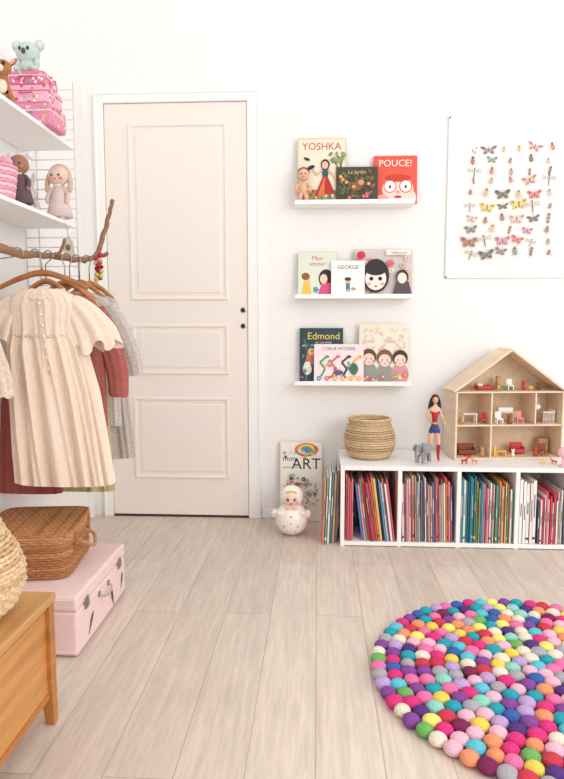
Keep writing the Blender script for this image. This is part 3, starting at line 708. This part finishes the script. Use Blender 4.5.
BR=smooth_path([(-.845,1.30,1.17),(-.872,1.75,1.19),(-.905,1.95,1.195),(-.922,2.1,1.212),(-.905,2.35,1.222),(-.885,2.46,1.232),(-.862,2.50,1.262),(-.845,2.52,1.33),(-.832,2.54,1.39),(-.812,2.55,1.475)],6)
def branch():
    b=MB(); m=mat((150,112,84),'wood',.8); n=len(BR)
    pts=[p+Vector((random.uniform(-.002,.002),0,random.uniform(-.003,.003))) for p in BR]
    b.tube(pts,[.0135-.0055*i/n+random.uniform(-.001,.001) for i in range(n)],m,10)
    b.tube(smooth_path([(-.862,2.50,1.262),(-.84,2.50,1.25),(-.82,2.5,1.262)],4),[.008]*8+[.004],m)
    b.tube(smooth_path([(-.9,2.2,1.215),(-.88,2.2,1.25),(-.868,2.19,1.275)],4),[.006]*8+[.003],m)
    cord=mat((200,185,165),'fabric')
    for y in(1.5,2.38):
        i=min(range(n),key=lambda k:abs(BR[k].y-y)); p=BR[i]
        b.tube([(p.x,p.y,p.z),(-.945,y,1.37)],.0014,cord,6)
    for i in range(16):
        a=i*1.9; b.ell((-.856+.010*cos(a),2.49+.010*sin(a),1.25-.0062*i),(.010,.010,.009),mat(random.choice([(176,50,74),(206,60,90),(150,44,70),(214,200,120)]),'felt'),10,8)
    b.build('branch_clothes_rail')
    b=MB(); w=mat((226,212,196),'plywood'); x,y,z=-.955,2.44,1.245
    b.tube([(x,y,1.352),(x,y,z+.075)],.001,cord,6)
    b.add([(x-.02,y,z),(x+.02,y,z),(x+.02,y,z+.05),(x,y,z+.075),(x-.02,y,z+.05),(x-.02,y+.008,z),(x+.02,y+.008,z),(x+.02,y+.008,z+.05),(x,y+.008,z+.075),(x-.02,y+.008,z+.05)],
          [(0,1,2,3,4),(9,8,7,6,5),(0,5,6,1),(1,6,7,2),(2,7,8,3),(3,8,9,4),(4,9,5,0)],w)
    b.ell((x,y-.001,z+.03),(.010,.003,.012),mat((120,110,104),'plain'),10,8)
    b.build('hanging_ornament')
branch()

# ------------------------------------------------------------ clothes
def hang_y(y):
    i=min(range(len(BR)),key=lambda k:abs(BR[k].y-y)); return BR[i]
def hanger(b,cx,y,ztop,m,wd=.14,drop=.05):
    hk=mat((160,158,155),'metal',.3); zt=hang_y(y).z
    bx=hang_y(y).x
    hook=[(bx+.0165*cos(a),y,zt-.001+.0175*sin(a)) for a in [-.3+i*.35 for i in range(11)]]
    hook=[(cx,y,ztop),(cx,y,max(ztop+.015,zt-.03))]+hook
    b.tube(hook,.0022,hk,6)
    pts=smooth_path([(cx-wd,y,ztop-drop),(cx-wd*.5,y,ztop-drop*.35),(cx,y,ztop),(cx+wd*.5,y,ztop-drop*.35),(cx+wd,y,ztop-drop)],6)
    n=len(pts); b.tube(pts,[.007+.003*sin(pi*i/(n-1)) for i in range(n)],m,8)
def ring(cx,cy,z,w,d,n,amp,nf,ph,tx=0):
    out=[]
    for j in range(n):
        a=2*pi*j/n
        x=cos(a);y=sin(a); sx=(abs(x)**.8)*(1 if x>=0 else -1); sy=(abs(y)**.7)*(1 if y>=0 else -1)
        f=amp*(sin(nf*a+ph)+.6*sin(nf*1.7*a+ph*2+z*5)*min(1,4*abs(sin(a/2)))+.35*sin(round(nf*2.6)*a+z*9))
        out.append((cx+w*sx+f*.35*x, cy+d*sy+f*y, z+tx*sx+ .25*f))
    return out
def garment(name,m,y,ztop,secs,sleeves=(),hm=None,extra=None,nf=11,hw=.092,drop=.06):
    """secs: list (z, cx, halfwidth, depth, foldamp)"""
    b=MB(); cx=secs[0][1]
    hanger(b,cx,y,ztop,hm or mat((190,128,78),'wood',.4),hw,drop)
    ph=random.random()*6; rings=[]
    S=[]
    for i in range(len(secs)-1):
        for k in range(5):
            t=k/5; S.append([secs[i][q]+(secs[i+1][q]-secs[i][q])*t for q in range(5)])
    S.append(list(secs[-1]))
    for s in S: rings.append(ring(s[1],y,s[0],s[2],s[3],180,s[4],nf,ph))
    b.loft(rings,m)
    for sl in sleeves:
        Rg=[]; P=smooth_path([(q[0],0,q[1]) for q in sl],5); k=len(P)
        for i,p in enumerate(P):
            t=i/(k-1)*(len(sl)-1); a=min(int(t),len(sl)-2); f=t-a
            r=sl[a][2]+(sl[a+1][2]-sl[a][2])*f; am=sl[a][3]+(sl[a+1][3]-sl[a][3])*f
            d=(P[min(i+1,k-1)]-P[max(i-1,0)]).normalized(); nrm=Vector((-d.z,0,d.x))
            rg=[]
            for j in range(72):
                an=2*pi*j/72; q=r+am*sin(9*an+ph)+am*.5*sin(5*an+1)
                dz=am*1.2*sin(6*an+ph)
                rg.append((p.x+nrm.x*q*cos(an)+d.x*dz, y-.002+q*.5*sin(an), p.z+nrm.z*q*cos(an)+d.z*dz))
            Rg.append(rg)
        b.loft(Rg,m,True,False)
    if extra: extra(b)
    return b.build(name)
cream=mat((242,222,204),'fabric'); cream2=mat((230,205,182),'fabric')
Yd=2.07
def dress_extra(b):
    for i in range(7): b.ell((-.894+.004*i,Yd-.044-.001*i,1.05-.035*i),(.005,.003,.005),mat((250,244,236),'plastic'),10,8)
    b.tube([(-.905,Yd-.040,1.065),(-.896,Yd-.043,.96),(-.885,Yd-.052,.82)],.0016,cream2,6)
    b.tube([(-.882,Yd-.040,1.065),(-.876,Yd-.043,.96),(-.865,Yd-.052,.82)],.0016,cream2,6)
    pts=[]
    for j in range(90):
        a=2*pi*j/90; pts.append((-.9+.068*cos(a),Yd+.034*sin(a)+.003*sin(14*a),1.094+.004*sin(14*a)-.028*max(0,-sin(a))))
    b.tube(pts,.0050,cream,6,True)
    pts=[]
    for j in range(160):
        a=2*pi*j/160; pts.append((-.9+.118*cos(a),Yd+.043*sin(a)+.002*sin(30*a),.945+.003*sin(26*a)))
    b.tube(pts,.0034,cream2,6,True)
garment('cotton_dress',cream,Yd,1.150,[(1.097,-.90,.066,.030,0),(1.078,-.90,.100,.034,.001),(1.045,-.90,.122,.036,.0015),(.99,-.90,.115,.038,.002),(.95,-.90,.115,.040,.003),(.9,-.893,.130,.044,.008),(.75,-.872,.146,.048,.012),(.58,-.855,.155,.050,.015),(.45,-.843,.160,.052,.017)],
  sleeves=[[(-.985,1.055,.034,.001),(-1.02,1.01,.056,.006),(-1.045,.955,.070,.012),(-1.055,.925,.074,.016)],[(-.815,1.055,.034,.001),(-.778,1.01,.056,.006),(-.745,.95,.072,.012),(-.733,.905,.078,.016)]],extra=dress_extra,nf=15,hw=.15,drop=.050,hm=mat((176,110,64),'wood',.4))
garment('burgundy_dress',mat((160,88,80),'fabric'),2.168,1.13,[(1.1,-.93,.05,.020,0),(1.07,-.93,.1,.022,0),(.95,-.95,.11,.024,0),(.7,-.995,.11,.026,.002),(.39,-1.015,.115,.026,.005)])
mauve=mat((180,104,96),'knit')
garment('mauve_cardigan',mauve,2.235,1.13,[(1.09,-.89,.05,.020,0),(1.07,-.89,.10,.024,0),(1.03,-.89,.125,.026,0),(.8,-.88,.125,.026,.002),(.62,-.88,.13,.026,.003)],
  sleeves=[[(-.98,1.04,.03,0),(-1.02,.9,.034,.001),(-1.04,.72,.03,.001)],[(-.785,1.035,.034,0),(-.74,.93,.042,.002),(-.712,.82,.038,.002),(-.708,.745,.036,.001),(-.708,.725,.03,0)]])
garment('floral_dress',mat((186,178,128),'fabric'),2.305,1.13,[(1.1,-.9,.05,.020,0),(1.07,-.9,.1,.024,0),(.95,-.9,.11,.026,0),(.7,-.90,.125,.028,.003),(.365,-.905,.150,.030,.006)])
grey=mat((208,198,192),'knit')
garment('grey_jumper',grey,2.375,1.14,[(1.1,-.89,.05,.020,0),(1.08,-.89,.1,.024,0),(1.04,-.89,.13,.028,0),(.8,-.88,.13,.028,.002),(.6,-.88,.135,.028,.003)],
  sleeves=[[(-.99,1.04,.03,0),(-1.03,.9,.034,.001),(-1.04,.72,.03,.001)],[(-.79,1.05,.036,0),(-.745,.96,.042,.002),(-.705,.86,.040,.002),(-.692,.79,.034,.001)]])
garment('tweed_dress',mat((196,184,176),'knit'),2.45,1.14,[(1.1,-.88,.05,.022,0),(1.08,-.88,.1,.026,0),(1.03,-.88,.12,.03,0),(.9,-.88,.12,.03,.003),(.7,-.89,.15,.034,.005),(.46,-.89,.172,.036,.006)])
garment('beige_blouse',mat((230,210,194),'knit'),1.89,1.13,[(1.1,-1.055,.035,.018,0),(1.07,-1.055,.055,.022,0),(1.0,-1.06,.062,.026,0),(.8,-1.06,.066,.03,.003),(.68,-1.06,.07,.03,.003)],
  sleeves=[[(-1.015,1.02,.026,0),(-.99,.92,.03,.002),(-.966,.83,.034,.002),(-.962,.76,.036,.003)]],hw=.06)

# ------------------------------------------------------------ things on the wall shelves
def face(b,c,r,eye=(30,25,30),s=1,mouth=True):
    for k in(-1,1): b.ell((c[0]+k*r*.38,c[1]-r*.92,c[2]),(r*.11*s,r*.08,r*.13*s),mat(eye,'plastic',.2),8,6)
    if mouth: b.ell((c[0],c[1]-r*.95,c[2]-r*.4),(r*.12,r*.05,r*.05),mat((190,70,80),'plastic'),8,6)
def shelf_things():
    z1=1.665; z2=1.369
    b=MB(); y=2.30; x=-1.005; zz=z1
    for i,(w,h,c,c2) in enumerate([(.086,.076,(226,140,170),(246,224,232)),(.076,.062,(238,176,196),(210,84,130)),(.064,.048,(222,120,156),(246,230,236))]):
        b.box((x-w,y-.07+i*.006,zz),(x+w,y+.07-i*.006,zz+h-.001),mat(c,'plain'),.008,3)
        b.box((x-w-.001,y-.071+i*.006,zz+h*.62),(x+w+.001,y+.071-i*.006,zz+h*.68),mat(c2,'plain'),.001)
        for q in range(26):
            cc=random.choice([c2,(246,234,236),(206,76,124),(150,190,176),(236,196,120)]); rr_=random.uniform(.003,.006)
            b.ell((x+random.uniform(-w*.85,w*.85),y-.0705+i*.006,zz+random.uniform(.1,.9)*h),(rr_,.0012,rr_),mat(cc,'plain'),8,6)
            b.ell((x+w+.0005,y+random.uniform(-.055,.055),zz+random.uniform(.1,.9)*h),(.0012,rr_,rr_),mat(cc,'plain'),8,6)
        b.tube([(x-.02,y-.074+i*.006,zz+h*.55),(x-.018,y-.086+i*.006,zz+h*.45),(x+.018,y-.086+i*.006,zz+h*.45),(x+.02,y-.074+i*.006,zz+h*.55)],.003,mat((200,90,130),'plain'),6)
        zz+=h
    b.build('stacked_keepsake_boxes')
    b=MB(); m=mat((204,222,214),'felt'); c=(-1.015,2.29,zz)
    b.ell((c[0],c[1],c[2]+.026),(.034,.03,.028),m); b.ell((c[0],c[1]-.005,c[2]+.072),(.042,.036,.036),m,20,14)
    for k in(-1,1):
        b.ell((c[0]+k*.040,c[1],c[2]+.098),(.019,.010,.019),m,14,10); b.ell((c[0]+k*.040,c[1]-.007,c[2]+.098),(.012,.006,.012),mat((245,225,225),'felt'),12,8)
        b.ell((c[0]+k*.03,c[1]-.022,c[2]+.012),(.014,.02,.012),m,12,8); b.ell((c[0]+k*.034,c[1]-.012,c[2]+.036),(.010,.012,.018),m,12,8)
    face(b,(c[0],c[1]-.005,c[2]+.076),.036,s=1.5,mouth=False); b.ell((c[0],c[1]-.042,c[2]+.066),(.008,.006,.010),mat((100,88,92),'felt'),10,8)
    b.build('koala_plush')
    b=MB(); m=mat((186,126,84),'felt'); wsp=mat((245,232,215),'felt'); c=(-1.0,2.06,z1+.001)
    P=[((-.045,.02,.05),.024),((0,0,.06),.026),((.012,-.012,.09),.014),((.016,-.022,.112),.016),((-.05,0.0,.02),.012),((-.03,-.04,.008),.008),((.012,-.02,.03),.010),((.012,-.045,.008),.007),((.03,.005,.03),.010),((.04,-.03,.008),.007)]
    E=[(0,1),(1,2),(2,3),(0,4),(4,5),(1,6),(6,7),(1,8),(8,9)]
    vs,fs=skin(P,E,1); b.M=Matrix.Translation(c)@Matrix.Scale(.92,4)
    b.add([(v.x,v.y,max(0,v.z)) for v in vs],fs,m,True)
    hc=(.018,-.03,.122); b.ell(hc,(.027,.028,.025),m,16,12); b.ell((hc[0],hc[1]-.026,hc[2]-.009),(.013,.014,.011),wsp,12,8); b.ell((hc[0],hc[1]-.039,hc[2]-.005),(.005,.004,.004),mat((40,25,25),'plastic'),8,6)
    b.ell((.008,-.020,.065),(.016,.012,.026),wsp,12,8)
    for k in(-1,1):
        b.ell((hc[0]+k*.030,hc[1]+.008,hc[2]+.018),(.009,.006,.020),m,12,8,Matrix.Rotation(k*.9,3,'Y')); b.ell((hc[0]+k*.013,hc[1]-.024,hc[2]+.006),(.006,.005,.008),mat((25,18,18),'plastic',.2),10,8)
        b.ell((hc[0]+k*.030,hc[1]+.003,hc[2]+.018),(.005,.004,.013),mat((240,190,180),'felt'),10,8,Matrix.Rotation(k*.9,3,'Y'))
    for i in range(10): b.ell((random.uniform(-.05,0),random.uniform(-.015,.02),.076+random.uniform(-.006,.003)),(.004,.004,.003),wsp,8,6)
    b.build('fawn_figurine')
    b=MB(); c=(-1.005,1.99,z2+.001); p=mat((240,190,202),'fabric')
    for k in range(9):
        r_=.052+.0015*k; b.tube([(c[0]+r_*cos(2*pi*j/48),c[1]+r_*sin(2*pi*j/48),c[2]+.007+k*.011+.0015*sin(j*2.1+k*3)) for j in range(48)],.0065,mat((246,210,216) if k%2 else (236,162,184),'fabric'),6,True)
    b.lathe([(.049,0.001),(.061,.1)],c,p,32)
    for i in range(9): b.ell((c[0]+random.uniform(-.03,.03),c[1]+random.uniform(-.03,.03),c[2]+.1+random.uniform(0,.02)),(.022,.022,.020),mat(random.choice([(244,180,196),(250,235,235),(236,140,166),(250,216,220)]),'felt'),12,8)
    b.build('pink_toy_basket')
    def doll(name,c,H_,dress,hair,skn,bun=True):
        b=MB(); b.M=Matrix.Translation(c)@Matrix.Scale(H_/.22,4)
        d=mat(dress,'fabric');s=mat(skn,'felt');h=mat(hair,'felt')
        b.lathe([(.040,.012),(.046,.016),(.036,.06),(.024,.10),(.016,.122),(.012,.126)],(0,0,0),d,28,True,True)
        for k in(-1,1):
            b.tube([(k*.014,0,.02),(k*.015,-.012,.010),(k*.016,-.03,.009)],[.010,.009,.009],s)
            b.tube(smooth_path([(k*.016,0,.115),(k*.034,-.006,.095),(k*.036,-.018,.07)],4),[.010]*4+[.009]*4+[.008],d); b.ell((k*.036,-.02,.066),(.008,.008,.008),s,10,8)
        b.ell((0,-.004,.158),(.036,.033,.036),s,20,14); b.ell((0,.012,.168),(.0395,.030,.036),h,20,14)
        face(b,(0,-.004,.156),.034)
        for k in(-1,1):
            b.ell((k*.02,-.033,.145),(.006,.003,.005),mat((240,150,150),'felt'),8,6)
            if bun: b.ell((k*.036,.004,.192),(.015,.013,.015),h,12,8)
            else: b.tube(smooth_path([(k*.034,.005,.165),(k*.042,0,.13),(k*.038,-.006,.10)],4),[.010]*8+[.005],h)
        b.tube([(.012*cos(i*.5)*1.3,.012*sin(i*.5)*1.3,.124) for i in range(12)],.005,mat((250,245,240),'felt'),6)
        b.build(name)
    doll('rag_doll',(-.985,2.125,z2+.001),.19,(110,92,98),(242,238,234),(176,132,108))
    doll('rag_doll',(-.975,2.42,z2+.001),.23,(226,204,202),(222,194,172),(244,214,198),bun=False)
    b=MB(); g=mat((218,210,206),'knit'); c=(-1.08,2.40,z2+.001)
    b.ell((c[0],c[1],c[2]+.036),(.034,.03,.036),g); b.ell((c[0],c[1]-.006,c[2]+.092),(.03,.028,.028),g); face(b,(c[0],c[1]-.006,c[2]+.094),.028)
    for k in(-1,1): b.ell((c[0]+k*.014,c[1],c[2]+.145),(.009,.006,.034),g,12,8,Matrix.Rotation(k*.2,3,'Y')); b.ell((c[0]+k*.024,c[1]-.028,c[2]+.012),(.012,.022,.012),g,10,8); b.ell((c[0]+k*.034,c[1]-.012,c[2]+.05),(.009,.012,.022),g,10,8)
    b.build('knitted_bunny')
shelf_things()

# ------------------------------------------------------------ lights, world, camera
w=bpy.data.worlds.new('world'); scn.world=w; w.use_nodes=True
bg=w.node_tree.nodes['Background']; bg.inputs[0].default_value=(1,.99,.98,1); bg.inputs[1].default_value=1.12
def area(name,loc,target,size,power,col):
    l=bpy.data.lights.new(name,'AREA'); l.shape='RECTANGLE'; l.size=size[0]; l.size_y=size[1]; l.energy=power; l.color=col
    o=bpy.data.objects.new(name,l); scn.collection.objects.link(o); o.location=loc
    o.rotation_euler=(Vector(target)-Vector(loc)).to_track_quat('-Z','Y').to_euler()
area('fill_light',(2.3,-.4,1.8),(.2,2.6,.3),(1.8,1.8),50,(1,.985,.96))  # added soft lamp out of view, brightens the room from front right

cam=bpy.data.cameras.new('camera'); co=bpy.data.objects.new('camera',cam); scn.collection.objects.link(co); scn.camera=co
psi=math.radians(3.2);phi=math.radians(5.8)
F=Vector((-sin(psi)*cos(phi),cos(psi)*cos(phi),-sin(phi))); R=Vector((cos(psi),sin(psi),0)); U=R.cross(F)
co.matrix_world=Matrix(((R.x,U.x,-F.x,0),(R.y,U.y,-F.y,0),(R.z,U.z,-F.z,.982),(0,0,0,1)))
cam.sensor_fit='VERTICAL'; cam.sensor_height=24; cam.lens=640/779*24; cam.clip_start=.05
